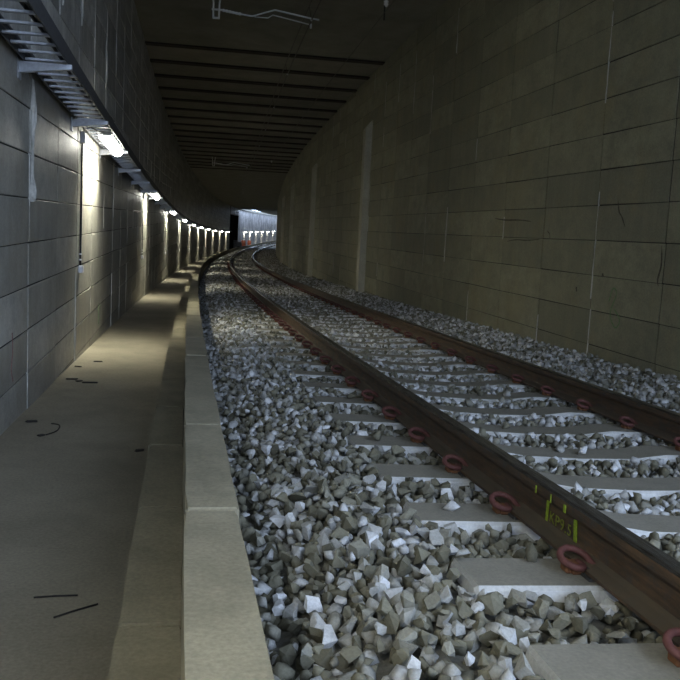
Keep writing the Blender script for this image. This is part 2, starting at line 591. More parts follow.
def panel_proto(D, H, side, n):
    """panel lying in the wall plane, front at x=0 facing the track, y along, z up"""
    out = []
    for k in range(n):
        bm_ = bmesh.new()
        g = .0045
        vv = box_bm(bm_, -.036 if side < 0 else 0, 0 if side < 0 else .036, -D / 2 + .012, D / 2 - .012, g, H - g)
        for v_ in vv:
            v_.co.y += random.uniform(-.003, .003)
            v_.co.z += random.uniform(-.004, .004)
        bmesh.ops.bevel(bm_, geom=list(bm_.edges), offset=.004, segments=1, affect='EDGES')
        out.append(bm_mesh('panel', bm_))
    return out


def build_panels(wall, side, Xf, s0, D, z0, H, pitch, cols_a, cols_b, mat, s_min, s_max, name, upper=None):
    protos = panel_proto(D, H, side, 6)
    for p in protos:
        p.materials.append(mat)
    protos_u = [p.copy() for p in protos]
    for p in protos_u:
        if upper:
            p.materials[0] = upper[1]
    ru = []
    rv, rf, rt_ = [], [], []
    count = 0
    c_lo = math.floor((s_min - s0) / D)
    c_hi = math.ceil((s_max - s0) / D)
    pc = [([v.co.copy() for v in p.vertices], [tuple(q.vertices) for q in p.polygons]) for p in protos]
    for c in range(c_lo, c_hi):
        sm = s0 + D * (c + .5)
        if sm + D / 2 > s_max or sm - D / 2 < s_min:
            continue
        dz = pitch * (sm - s0) if sm < 40 else pitch * (40 - s0)
        colj = random.uniform(0, .004)
        for r in range(-12, 20):
            zz = z0 + H * r + dz
            if zz + H < -1.30 or zz > CEIL - .03:
                continue
            H_ok = zz + H <= CEIL + .03
            X = Xf(sm) - side * (colj + random.uniform(0, .005))
            dX = (Xf(sm + .5) - Xf(sm - .5))
            mw = frame(sm, X, zz, pitch=pitch if sm < 40 else 0) @ Matrix.Rotation(-math.atan(dX), 4, 'Z') @ Matrix.Rotation(random.uniform(-.003, .003), 4, 'Z')
            if not H_ok:
                sc = (CEIL + .02 - zz) / H
                mw = mw @ Matrix.Diagonal((1, 1, sc, 1))
            k = random.randrange(6)
            if cols_a <= c < cols_b:
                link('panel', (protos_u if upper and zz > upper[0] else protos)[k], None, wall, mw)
                count += 1
            else:
                b = len(rv)
                rv += [mw @ v for v in pc[k][0]]
                rf += [tuple(b + i for i in q) for q in pc[k][1]]
                rt_ += [random.random()] * len(pc[k][0])
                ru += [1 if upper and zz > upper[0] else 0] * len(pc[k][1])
    if rv:
        me = mesh(name, rv, rf)
        a = me.attributes.new('tone', 'FLOAT', 'POINT')
        a.data.foreach_set('value', rt_)
        me.materials.append(mat)
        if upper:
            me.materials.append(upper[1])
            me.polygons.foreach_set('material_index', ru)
        tag(link('panel', me, None, wall), kind='stuff')
    print('panels', name, count)


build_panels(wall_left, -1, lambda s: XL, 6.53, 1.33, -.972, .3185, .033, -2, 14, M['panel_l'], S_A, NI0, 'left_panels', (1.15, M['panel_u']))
build_panels(wall_right, 1, XR, 6.93, 1.34, -.834, .3585, .025, -2, 15, M['panel_r'], MOUTH_R, ROOF_END, 'right_panels')


# pale mortar squeezed out of the upright joints
def bead_mesh(name, h, w, dep, side):
    n = max(4, int(h / .09))
    bm_ = bmesh.new()
    rows = []
    for i in range(n + 1):
        z = h * i / n
        ww = w * random.uniform(.3, 1.2)
        off = random.uniform(-.004, .004)
        dd = dep * random.uniform(.4, 1.1)
        rows.append([bm_.verts.new(p) for p in ((side * .02, off - ww, z), (-side * dd, off - ww * .5, z), (-side * dd, off + ww * .5, z), (side * .02, off + ww, z))])
    for a, b in zip(rows, rows[1:]):
        for k in range(3):
            bm_.faces.new((a[k], a[k + 1], b[k + 1], b[k]))
    bm_.faces.new(rows[0][::-1])
    bm_.faces.new(rows[-1])
    return bm_mesh(name, bm_)


def beads(wall, side, Xf, s0, D, pitch, crange, prob, wmax):
    for c in crange:
        s = s0 + D * c
        z = -1.25
        while z < CEIL - .3:
            h = random.uniform(.25, 1.3)
            h = min(h, CEIL - .05 - z)
            if random.random() < prob:
                o = link('mortar_bead', bead_mesh('mortar_bead', h, random.uniform(.004, wmax), .007, side), M['mortar'], wall,
                         frame(s, Xf(s) - side * .004, z, pitch=pitch))
            z += h + random.uniform(.0, .35)


beads(wall_left, -1, lambda s: XL, 6.53, 1.33, .033, range(-2, 16), .5, .010)
beads(wall_right, 1, XR, 6.93, 1.34, .025, range(-1, 16), .3, .008)

# the long mortar run on the left wall with a lump at its foot
bm = bmesh.new()
dr = [(1.16, .008), (1.05, .020), (.95, .030), (.85, .032), (.78, .028), (.70, .018), (.6, .014), (.52, .020), (.44, .020), (.40, .034), (.35, .040), (.31, .042), (.285, .03)]
tube_mesh('x', [P(6.60 - .02 * i / 12, XL + .006, z + random.uniform(-.004, .004)) for i, (z, r) in enumerate(dr)], [r for _, r in dr], 9, bm)
for v in bm.verts:
    v.co += Vector((random.uniform(-.004, .004), random.uniform(-.008, .008), random.uniform(-.006, .006)))
link('mortar_run', bm_mesh('mortar_run', bm), M['mortar'], wall_left)
for (s, za, zb, w) in ((8.0, 2.05, 2.75, .03), (9.3, 2.2, 3.0, .022), (11.75, 2.0, 2.6, .03), (10.35, 2.9, 3.6, .025)):
    bm = bmesh.new()
    n = 9
    tube_mesh('x', [P(s + random.uniform(-.008, .008), XL + .004, za + (zb - za) * i / n) for i in range(n + 1)],
              [w * (.35 + .65 * math.sin(math.pi * (i + .5) / (n + 1))) * random.uniform(.7, 1.1) for i in range(n + 1)], 8, bm)
    link('mortar_run', bm_mesh('mortar_run', bm), M['mortar'], wall_left)

# faded spray marks on the walls (thin coats of paint)


def spray(wall, side, X, pts, w, mat, taper=False):
    bm_ = bmesh.new()
    cp = catmull([P(s, X, z) for s, z in pts], 4)
    tube_mesh('x', cp, [w * (.25 + .75 * math.sin(math.pi * (i + .5) / len(cp))) * random.uniform(.6, 1.1) for i in range(len(cp))] if taper else w, 6, bm_)
    for v_ in bm_.verts:                     # press the stroke flat on the wall
        s_ = v_.co.y
        xw = P(s_, X, 0).x
        v_.co.x = xw + (v_.co.x - xw) * .3
    link('spray_mark', bm_mesh('spray_mark', bm_), mat, wall)


spray(wall_right, 1, 4.153, [(7.86, -.33), (7.80, -.20), (7.72, -.25), (7.82, -.45), (7.70, -.58), (7.62, -.50), (7.74, -.40)], .008, M['greenspray'])
for pts, w in (([(11.3, .60), (10.9, .565), (10.4, .55), (10.0, .52)], .012), ([(10.9, .27), (10.5, .30), (10.1, .29), (9.7, .30)], .010),
               ([(7.84, .66), (7.80, .55), (7.74, .50), (7.66, .40)], .012), ([(8.62, -.22), (8.60, -.27)], .016), ([(8.05, -.06), (8.02, -.09)], .018),
               ([(6.98, .22), (6.96, .05), (7.0, -.08), (6.98, -.14)], .012), ([(9.5, .40), (9.42, .36), (9.40, .30)], .009)):
    spray(wall_right, 1, 4.154, pts, w, M['seep'], True)
spray(wall_left, -1, XL + .006, [(5.95, -.62), (5.97, -.75), (5.93, -.86), (5.99, -.95)], .008, M['redspray'])
spray(wall_left, -1, XL + .006, [(11.45, -.78), (11.46, -.95), (11.44, -1.05)], .012, M['greenspray'])

# ------------------------------------------------------------------ rails
H = .159
half = [(.070, 0), (.070, .011), (.030, .022), (.012, .032), (.0085, .055), (.0085, .095), (.014, .110), (.034, .120), (.0355, .133), (.0340, .150), (.024, .158), (0, .159)]
prof = half[:-1] + [(-x, z) for x, z in half[:-1]][::-1]


def rail(name, X, zb, cant, label):
    pr = []
    for x, z in prof:
        pr.append((X + x * math.cos(cant) + z * math.sin(-cant), zb + z * math.cos(cant) + x * math.sin(cant)))
    me = sweep_mesh(name, pr, slist(-9.5, 240, .5))
    me.materials.append(M['rail'])
    me.materials.append(M['railhead'])
    nn = len(prof)
    top = {9, 10, 11, 12}
    for p_ in me.polygons:
        if p_.index < (len(me.vertices) // nn - 1) * nn and (p_.index % nn) in (10, 9, 11):
            p_.material_index = 1
    o = link('rail', me)
    return tag(o, label, 'rail')


RB_L = -.93
RB_R = RB_L + CANT * 1.507
rail_l = rail('rail_l', RAILX, RB_L, CANT, 'rusty steel rail nearest the kerb, marked with yellow-green paint')
rail_r = rail('rail_r', RAILX + 1.507, RB_R, CANT, 'rusty steel rail on the side of the olive right-hand wall')

# paint on the web and head of the near rail
web_x = RAILX - .0100


def paint_strip(s, za, zb, w, x, lean=0):
    me = box_mesh('paint_stripe', -.0015, .0015, -w / 2, w / 2, 0, zb - za, bevel=.0005)
    link('paint_stripe', me, M['paint'], rail_l, frame(s, x, za) @ Matrix.Rotation(lean, 4, 'X'))


paint_strip(2.752, -.914, -.826, .018, web_x - .001, .05)
paint_strip(2.522, -.914, -.826, .022, web_x - .001, -.12)
paint_strip(2.80, -.812, -.785, .008, RAILX - .0365)
paint_strip(2.675, -.812, -.782, .006, RAILX - .0365)
paint_strip(2.565, -.812, -.785, .016, RAILX - .0365)
fc = bpy.data.curves.new('lettering', 'FONT')
fc.body = 'KP9.5'
fc.size = .055
fc.extrude = .0008
fc.space_character = 1.12
fo = bpy.data.objects.new('lettering_tmp', fc)
COL.objects.link(fo)
bpy.context.view_layer.update()
tme = bpy.data.meshes.new_from_object(fo.evaluated_get(bpy.context.evaluated_depsgraph_get()))
bpy.data.objects.remove(fo)
xs = [v.co.x for v in tme.vertices]
sc = .165 / (max(xs) - min(xs))
for v in tme.vertices:
    v.co.x = (v.co.x - min(xs)) * sc
tme.materials.clear()
tme.materials.append(M['lettering'])
tm = P(2.725, web_x - .0012, -.893)
link('painted_lettering', tme, None, rail_l, Matrix.Translation(tm) @ Matrix(((0, 0, -1, 0), (-1, 0, 0, 0), (0, 1, 0, 0), (0, 0, 0, 1))))

# ------------------------------------------------------------------ sleepers
SL_S0, SL_D = 2.37, .6
TRX = 2.057


def sleeper_mesh():
    bm_ = bmesh.new()
    xs_ = [-1.2, -1.19, -.95, -.6, -.5, -.3, 0, .3, .5, .6, .95, 1.19, 1.2]
    rows = []
    for x in xs_:
        X = TRX + x
        zt = sl_top(X) - (-.94 + CANT * (TRX - RAILX)) - CANT * x
        e_ = .01 if abs(x) == 1.2 else 0
        rows.append([bm_.verts.new(p) for p in ((x, -.15, -.19), (x, -.122 + e_, zt - .012 - e_), (x, -.112 + e_, zt - e_), (x, .112 - e_, zt - e_), (x, .122 - e_, zt - .012 - e_), (x, .15, -.19))])
    for a, b in zip(rows, rows[1:]):
        for k in range(6):
            bm_.faces.new((a[k], a[(k + 1) % 6], b[(k + 1) % 6], b[k]))
    bm_.faces.new(rows[0])
    bm_.faces.new(rows[-1][::-1])
    me_ = bm_mesh('sleeper_body', bm_)
    me_.materials.append(M['sleeper'])
    return me_


sl_me = sleeper_mesh()
clip_pts = catmull([(.060, -.018, .020), (.056, .004, .026), (.046, .026, .040), (.020, .046, .052), (-.014, .046, .054), (-.040, .022, .046), (-.042, -.014, .034), (-.020, -.040, .026), (.008, -.038, .022), (.020, -.016, .022), (.018, .016, .022)], 3)
clip_me = tube_mesh('rail_clip', clip_pts, .0112, 8)
clip_me.materials.append(M['clip'])
bm = bmesh.new()
box_bm(bm, -.018, .024, -.032, .034, -.004, .026)
box_bm(bm, -.034, -.012, -.020, .026, -.004, .034)
sh_me = bm_mesh('clip_shoulder', bm, bevel=.005)
sh_me.materials.append(M['shoulder'])
bm = bmesh.new()
box_bm(bm, .026, .078, -.045, .045, .010, .021)
box_bm(bm, .026, .034, -.045, .045, -.002, .012)
in_me = bm_mesh('foot_insulator', bm, bevel=.003)
in_me.materials.append(M['insul'])
pad_me = box_mesh('rail_pad', -.078, .078, -.085, .085, 0.0, .0095)
pad_me.materials.append(M['insul'])
ORD = ['nearest', 'second', 'third', 'fourth', 'fifth', 'sixth', 'seventh', 'eighth', 'ninth', 'tenth', 'eleventh', 'twelfth', 'thirteenth', 'fourteenth', 'fifteenth', 'sixteenth']
sleeper_s = [SL_S0 + SL_D * i for i in range(-3, 74)]
vis = 0
for i in range(-3, 74):
    s = SL_S0 + SL_D * i
    mw = frame(s, TRX, -.94 + CANT * (TRX - RAILX), cant=-CANT)
    root = empty('sleeper', mw)
    if i < -1:
        tag(root, 'concrete sleeper just below the bottom edge of the picture', 'sleeper', 'concrete sleepers along the track')
    elif i + 1 < len(ORD):
        lab = ('nearest concrete sleeper, its end showing at the bottom edge' if i == -1 else
               '%s concrete sleeper counted from the bottom of the picture' % ORD[i + 1])
        tag(root, lab, 'sleeper', 'concrete sleepers along the track')
    else:
        tag(root, 'concrete sleeper further down the track, beyond the first sixteen', 'sleeper', 'concrete sleepers along the track')
    bo = bpy.data.objects.new('sleeper_body', sl_me)
    COL.objects.link(bo)
    bo.parent = root
    for rx in (-.7535, .7535):
        pd = bpy.data.objects.new('rail_pad', pad_me)
        COL.objects.link(pd)
        pd.parent = root
        pd.location = (rx, 0, .0)
        for side in (-1, 1):
            # clip sits outside (side=-1: left of the rail) or mirrored by a half turn
            mloc = Matrix.Translation((rx + side * .088, 0, .004)) @ Matrix.Rotation(0 if side < 0 else math.pi, 4, 'Z')
            co = bpy.data.objects.new('rail_clip', clip_me)
            COL.objects.link(co)
            co.parent = root
            co.matrix_basis = mloc
            if s < 26:
                for nm, me_ in (('clip_shoulder', sh_me), ('foot_insulator', in_me)):
                    q = bpy.data.objects.new(nm, me_)
                    COL.objects.link(q)
                    q.parent = co

# ------------------------------------------------------------------ ballast
NPROTO = 26
protos = []
for k in range(NPROTO):
    bm = bmesh.new()
    npts = random.choice((11, 12, 13, 14, 15))
    ax = (random.uniform(.95, 1.3), random.uniform(.8, 1.05), random.uniform(.6, .85))
    for i in range(npts):
        v = Vector((random.gauss(0, 1), random.gauss(0, 1), random.gauss(0, 1)))
        v = v / (abs(v.x) ** 3 + abs(v.y) ** 3 + abs(v.z) ** 3) ** (1 / 3) * random.uniform(.86, 1.04)
        bm.verts.new((v.x * ax[0], v.y * ax[1], v.z * ax[2]))
    r = bmesh.ops.convex_hull(bm, input=bm.verts)
    bmesh.ops.delete(bm, geom=[g for g in r['geom_interior'] if isinstance(g, bmesh.types.BMVert)], context='VERTS')
    loose = [v for v in bm.verts if not v.link_faces]
    bmesh.ops.delete(bm, geom=loose, context='VERTS')
    bmesh.ops.triangulate(bm, faces=bm.faces)
    bm.verts.index_update()
    protos.append((np.array([v.co[:] for v in bm.verts]), np.array([[v.index for v in f.verts] for f in bm.faces])))
    bm.free()

bed_x = np.array(sorted(set([.17 + .01 * i for i in range(480)])))
bed_z = np.array([bed(x) for x in bed_x])
KERB_EDGE = .172


def scatter(s0, s1, cell, rmin, rmax, layers):
    out = []
    for (dz, dens, sj) in layers:
        ns = int((s1 - s0) / cell)
        nx = int((4.95 - KERB_EDGE) / cell)
        S, X = np.meshgrid(s0 + (np.arange(ns) + .5) * cell, KERB_EDGE + (np.arange(nx) + .5) * cell, indexing='ij')
        S = S.ravel() + rng.uniform(-.48, .48, S.size) * cell
        X = X.ravel() + rng.uniform(-.48, .48, X.size) * cell
        rad = rmin + (rmax - rmin) * rng.random(S.size) ** 1.4
        keep = rng.random(S.size) < dens
        xr = np.array([XR(s) for s in S])
        keep &= (X > KERB_EDGE + rad * .75) & (X < xr - rad * .7)
        # keep sleepers' tops clear
        ph = np.abs(((S - SL_S0 + SL_D / 2) % SL_D) - SL_D / 2)
        on = (ph < .128 + rad * .55) & (X > .855 - rad * .45) & (X < 3.258 + rad * .45)
        keep &= ~on
        Z = np.interp(X, bed_x, bed_z) + dz + rng.normal(0, sj, S.size)
        # under the rails stay below the foot
        for rx, rb in ((RAILX, RB_L), (RAILX + 1.507, RB_R)):
            under = np.abs(X - rx) < .085 + rad * .8
            Z = np.where(under, np.minimum(Z, rb - rad * .95 - .004), Z)
            web = np.abs(X - rx) < .02
            keep &= ~web
        out.append(np.stack([S, X, Z, rad], 1)[keep])
    return np.concatenate(out)


near = scatter(1.15, 9.0, .045, .019, .037, [(-.010, 1.0, .006), (.016, .62, .009)])
mid = scatter(9.0, 24.0, .050, .022, .038, [(.0, 1.0, .010), (.022, .35, .008)])
far = np.concatenate([scatter(24.0, 64.0, .085, .038, .058, [(.0, 1.0, .012)]), scatter(64.0, 140.0, .14, .055, .085, [(-.02, 1.0, .012)])])


def rand_rot(n):
    q = rng.normal(size=(n, 4))
    q /= np.linalg.norm(q, axis=1)[:, None]
    w, x, y, z = q.T
    return np.stack([1 - 2 * (y * y + z * z), 2 * (x * y - z * w), 2 * (x * z + y * w),
                     2 * (x * y + z * w), 1 - 2 * (x * x + z * z), 2 * (y * z - x * w),
                     2 * (x * z - y * w), 2 * (y * z + x * w), 1 - 2 * (x * x + y * y)], 1).reshape(n, 3, 3)


def world_pos(a):
    S, X, Z = a[:, 0], a[:, 1], a[:, 2]
    return np.stack([R - (R - X) * np.cos(S / R), (R - X) * np.sin(S / R), Z + ZC + K * S * S * (S > 0)], 1)


def tones(a):
    # dustier beside the rails and in the cribs, fresher towards the kerb and the right wall
    t = rng.beta(1.2, 1.2, len(a))
    dusty = np.exp(-((a[:, 1] - 1.15) / .28) ** 2) * .5 * rng.random(len(a))
    fresh = .14 * np.clip((a[:, 0] - 4) / 5, 0, 1)      # the dusty patch is only near by
    return np.clip(t - .10 * np.clip((5 - a[:, 0]) / 2, 0, 1) - dusty + fresh, 0, 1)


# the largest-looking loose stones are things of their own
pw = world_pos(near)
rel = pw - np.array([0, 0, ZC])
cv = rel @ np.array([rt[:], d[:], up[:]])      # camera space
cv[:, 2] *= -1
u = 340 + FPX * cv[:, 0] / cv[:, 2]
v_ = 340 - FPX * cv[:, 1] / cv[:, 2]
inside = (u > 8) & (u < 672) & (v_ > 8) & (v_ < 672) & (cv[:, 2] > 0)
hid = near[:, 1] < KERB_EDGE * (near[:, 2] / -.70) + .03
rail_hid = near[:, 1] > 1.24
layer_top = near[:, 2] > np.interp(near[:, 1], bed_x, bed_z) + .006
cand = np.where(inside & ~hid & ~rail_hid & layer_top)[0]
app = near[cand, 3] / cv[cand, 2]
pick = cand[np.argsort(-app)[:300]]
mask = np.zeros(len(near), bool)
mask[pick] = True

stone_meshes = []
for k in range(NPROTO):
    for tq in range(2):
        v, f = protos[k]
        me = mesh('ballast_stone', v, [tuple(map(int, q)) for q in f])
        a = me.attributes.new('tone', 'FLOAT', 'POINT')
        a.data.foreach_set('value', [float(rng.beta(1.1, 1.6))] * len(v))
        me.materials.append(M['stone'])
        stone_meshes.append(me)
rots = rand_rot(len(pick))
for n_, i in enumerate(pick):
    o = bpy.data.objects.new('ballast_stone', stone_meshes[n_ % len(stone_meshes)])
    COL.objects.link(o)
    mm = Matrix(rots[n_].tolist()).to_4x4()
    o.matrix_basis = Matrix.Translation(Vector(pw[i])) @ mm @ Matrix.Scale(float(near[i, 3]), 4)
    tag(o, 'loose ballast stone, one of the largest-looking in the foreground between kerb and near rail', 'stone', 'ballast stones nearest the camera')


def stone_mass(name, a):
    n = len(a)
    which = rng.integers(0, NPROTO, n)
    rot = rand_rot(n)
    pos = world_pos(a)
    tn = tones(a)
    V, F, T = [], [], []
    base = 0
    for k in range(NPROTO):
        idx = np.where(which == k)[0]
        if not len(idx):
            continue
        v, f = protos[k]
        w = np.einsum('nij,vj->nvi', rot[idx], v) * a[idx, 3][:, None, None] + pos[idx][:, None, :]
        V.append(w.reshape(-1, 3))
        F.append((f[None] + (np.arange(len(idx)) * len(v))[:, None, None] + base).reshape(-1, 3))
        T.append(np.repeat(tn[idx], len(v)))
        base += len(idx) * len(v)
    V = np.concatenate(V)
    F = np.concatenate(F)
    T = np.concatenate(T)
    me = bpy.data.meshes.new(name)
    me.vertices.add(len(V))
    me.vertices.foreach_set('co', V.ravel())
    me.loops.add(F.size)
    me.loops.foreach_set('vertex_index', F.ravel())
    me.polygons.add(len(F))
    me.polygons.foreach_set('loop_start', np.arange(0, F.size, 3))
    me.update(calc_edges=True)
    at_ = me.attributes.new('tone', 'FLOAT', 'POINT')
    at_.data.foreach_set('value', T)
    print(name, n, 'stones', len(F), 'tris')
    return me


extra = []
# a few stones thrown up on to the sleepers
for s, X in ((2.97 + .02, 1.02), (2.45, .88), (4.17, 1.0), (4.77, 1.93), (4.20, 2.02), (4.15, 2.12), (2.47, 1.12), (5.4, 1.1), (6.0, 2.2), (6.55, 1.9), (5.97, 2.4)):
    extra.append((s, X, sl_top(X) + .022, .034))
allst = np.concatenate([near[~mask], mid, far, np.array(extra)])
tag(link('ballast', stone_mass('ballast', allst), M['stone']), 'grey crushed stone ballast filling the track bed', 'ballast', kind='stuff')

# ------------------------------------------------------------------ cable tray on the left wall
TRZ = 1.205
tray = empty('cable_tray', frame(6.1, XL + .16, TRZ))
tag(tray, 'galvanised ladder cable tray on brackets along the left wall', 'cable tray')
T0, T1 = -8.0, NI0 - 1
X_IN, X_OUT = XL + .035, -.795
link('side_rail', sweep_mesh('side_rail', [(X_OUT, TRZ - .02), (X_OUT, TRZ + .085), (X_OUT - .008, TRZ + .085), (X_OUT - .008, TRZ - .02)], slist(T0, T1)), M['galvdark'], tray, Matrix.Identity(4))
link('side_rail', sweep_mesh('side_rail', [(X_IN, TRZ - .02), (X_IN, TRZ + .085), (X_IN + .008, TRZ + .085), (X_IN + .008, TRZ - .02)], slist(T0, T1)), M['galvdark'], tray, Matrix.Identity(4))
rung_me = box_mesh('rung', X_IN - XL - .16 + .006, X_OUT - .006 - XL - .16, -.016, .016, -.010, .008, bevel=.003)
rung_me.materials.append(M['galv'])
s = 2.2
while s < 62:
    link('rung', rung_me, None, tray, frame(s, XL + .16, TRZ))
    s += .245
bm = bmesh.new()
w0 = XL - (XL + .16)
w1 = -.775 - (XL + .16)
vs_ = [bm.verts.new(p) for p in ((w0, -.02, -.10), (w0, .02, -.10), (w0, .02, -.022), (w0, -.02, -.022), (w1, -.02, -.055), (w1, .02, -.055), (w1, .02, -.022), (w1, -.02, -.022))]
for q in ((0, 1, 2, 3), (7, 6, 5, 4), (0, 4, 5, 1), (3, 2, 6, 7), (0, 3, 7, 4), (1, 5, 6, 2)):
    bm.faces.new([vs_[i] for i in q])
box_bm(bm, w0, w0 + .012, -.05, .05, -.14, -.01)
br_me = bm_mesh('tray_bracket', bm, bevel=.003)
br_me.materials.append(M['galv'])
for i in range(-5, 38):
    link('tray_bracket', br_me, None, tray, frame(6.1 + 2.6 * i, XL + .16, TRZ))

ss = slist(T0, T1, .35)
for k, (x, r) in enumerate(((X_OUT - .03, .014), (X_OUT - .062, .011), (X_IN + .03, .012))):
    pts = [P(s_, x + .008 * math.sin(s_ * 2.3 + k), TRZ + .009 + r) for s_ in ss]
    o = link('power_cable', tube_mesh('power_cable', pts, r, 7), M['cable'])
    tag(o, ['thick black cable lying along the outer side of the cable tray', 'thinner black cable lying beside the thick one on the tray',
            'black cable lying along the wall side of the cable tray'][k], 'cable', 'black cables on the cable tray')

# ------------------------------------------------------------------ wall lamps under the tray
LX = -.885


def lamp_meshes():
    bm_ = bmesh.new()
    box_bm(bm_, -.06, .06, -.75, .75, .035, .075)
    hs = bm_mesh('lamp_housing', bm_, bevel=.008)
    hs.materials.append(M['housing'])
    bm_ = bmesh.new()
    n = 10
    rows = []
    for y in (-.73, .73):
        rows.append([bm_.verts.new((.070 * math.cos(math.pi * k / n), y, .035 - .075 * math.sin(math.pi * k / n))) for k in range(n + 1)])
    for k in range(n):
        bm_.faces.new((rows[0][k], rows[0][k + 1], rows[1][k + 1], rows[1][k]))
    bm_.faces.new(rows[0][::-1])
    bm_.faces.new(rows[1])
    bm_.faces.new((rows[0][0], rows[1][0], rows[1][n], rows[0][n]))
    df = bm_mesh('diffuser', bm_)
    df.materials.append(M['glow'])
    ec = box_mesh('end_cap', -.061, .061, -.01, .01, .028, .076, bevel=.006)
    ec.materials.append(M['housing'])
    return hs, df, ec


hs, df, ec = lamp_meshes()
LORD = ['first', 'second', 'third', 'fourth', 'fifth', 'sixth']
lamp_s = [10.3 + 10.2 * i for i in range(-1, 19)]
for i, s in enumerate(lamp_s):
    if NI0 - 2 < s < NI1 + 2:
        continue
    mw = frame(s, LX, TRZ - .085)
    root = empty('wall_lamp', mw)
    if i == 0:
        lab = 'tubular wall lamp above the walkway beside the camera'
    elif i <= 6:
        lab = '%s glowing tubular lamp along the left wall counted from the camera' % LORD[i - 1]
    else:
        lab = 'tiny glowing lamp far down the left wall, past the first six'
    tag(root, lab, 'lamp', 'lamps under the cable tray')
    for nm, pw_, dx_, dz_, sp in (('wall_beam', LAMP_W, -.45, -.89, 104), ('track_beam', LAMP_T, .62, -.78, 105)):
        la = bpy.data.lights.get(nm)
        if la is None:
            la = bpy.data.lights.new(nm, 'AREA')
            la.shape = 'RECTANGLE'
            la.size, la.size_y = .09, 1.4
            la.energy = pw_
            la.color = (1.0, 0.985, 0.80)
            la.spread = math.radians(sp)
        lo = bpy.data.objects.new(nm, la)
        COL.objects.link(lo)
        lo.parent = root
        n_ = Vector((dx_, 0, dz_)).normalized()
        lo.matrix_basis = Matrix.Translation((n_.x * .085, 0, -.01 + n_.z * .075)) @ Matrix.Rotation(math.atan2(-n_.x, -n_.z), 4, 'Y')
    for nm, me_, y in (('lamp_housing', hs, 0), ('diffuser', df, 0), ('end_cap', ec, -.74), ('end_cap', ec, .74)):
        o = bpy.data.objects.new(nm, me_)
        COL.objects.link(o)
        o.parent = root
        o.location = (0, y, 0)

# junction box, cable drop and socket beside each lamp
jb = box_mesh('junction_box', 0, .05, -.045, .045, -.06, .06, bevel=.006)
jb.materials.append(M['white'])
so = box_mesh('socket_box', 0, .05, -.05, .05, -.04, .04, bevel=.008)
so.materials.append(M['white'])
for i in range(0, 7):
    s = 9.42 + 10.4 * i
    root = empty('lamp_cable_drop', frame(s, XL, -.28))
    tag(root, 'dark cable dropping from a junction box to a pale socket, %s lamp' % ('beside the %s' % LORD[i] if i < 6 else 'beside the seventh'), 'conduit', 'cable drops beside the wall lamps')
    I = root.matrix_basis
    link('junction_box', jb, None, root, I @ Matrix.Translation((0, 0, 1.375)))
    link('socket_box', so, None, root, I)
    pts = [(.016, 0, 1.33), (.016, .0, .9), (.016, -.004, .45), (.016, 0, .03)]
    link('drop_cable', tube_mesh('drop_cable', catmull(pts, 3), .011, 7), M['cable'], root, I)
    pts = [(.03, 0, 1.42), (.045, -.06, 1.50), (.08, -.10, 1.485), (.16, .02, 1.46), (.24, .30, 1.44)]
    link('feed_cable', tube_mesh('feed_cable', catmull(pts, 4), .008, 7), M['cable'], root, I)
    cl = box_mesh('cable_clip', 0, .03, -.022, .022, -.008, .008)
    link('cable_clip', cl, M['white'], root, I @ Matrix.Translation((0, 0, .10)))
    link('cable_clip', cl, M['white'], root, I @ Matrix.Translation((0, 0, .16)))

# ------------------------------------------------------------------ pilasters on the right wall
bm = bmesh.new()
wv = [bm.verts.new(p) for p in ((.02, -.24, -1.05), (.02, .24, -1.05), (-.15, .16, -1.05), (-.15, -.16, -1.05),
                                (.02, -.24, 3.02), (.02, .24, 3.02), (-.15, .16, 3.02), (-.15, -.16, 3.02),
                                (.02, -.24, 3.24), (.02, .24, 3.24))]
for q in ((0, 1, 2, 3), (3, 7, 4, 0), (2, 6, 7, 3), (1, 5, 6, 2), (0, 4, 8, 9, 5, 1)[:0] or (4, 7, 8), (5, 9, 6), (7, 6, 9, 8), (0, 4, 8, 9, 5, 1)):
    bm.faces.new([wv[i] for i in q])
pil = bm_mesh('pilaster', bm)
pil.materials.append(M['pilaster'])
for i, s in enumerate((20.6, 31.2, 41.8, 52.4)):
    o = link('pilaster', pil, None, None, frame(s, XR(s), 0))
    tag(o, ['pale upright pilaster with sloped cap, nearest on the right wall', 'second pale pilaster along the right wall',
            'third pilaster along the right wall, in the gloom', 'fourth and farthest pilaster along the right wall'][i], 'pilaster', 'pilasters on the right wall')

# ------------------------------------------------------------------ overhead line


def pt(s, X, z):
    return P(s, X, z)


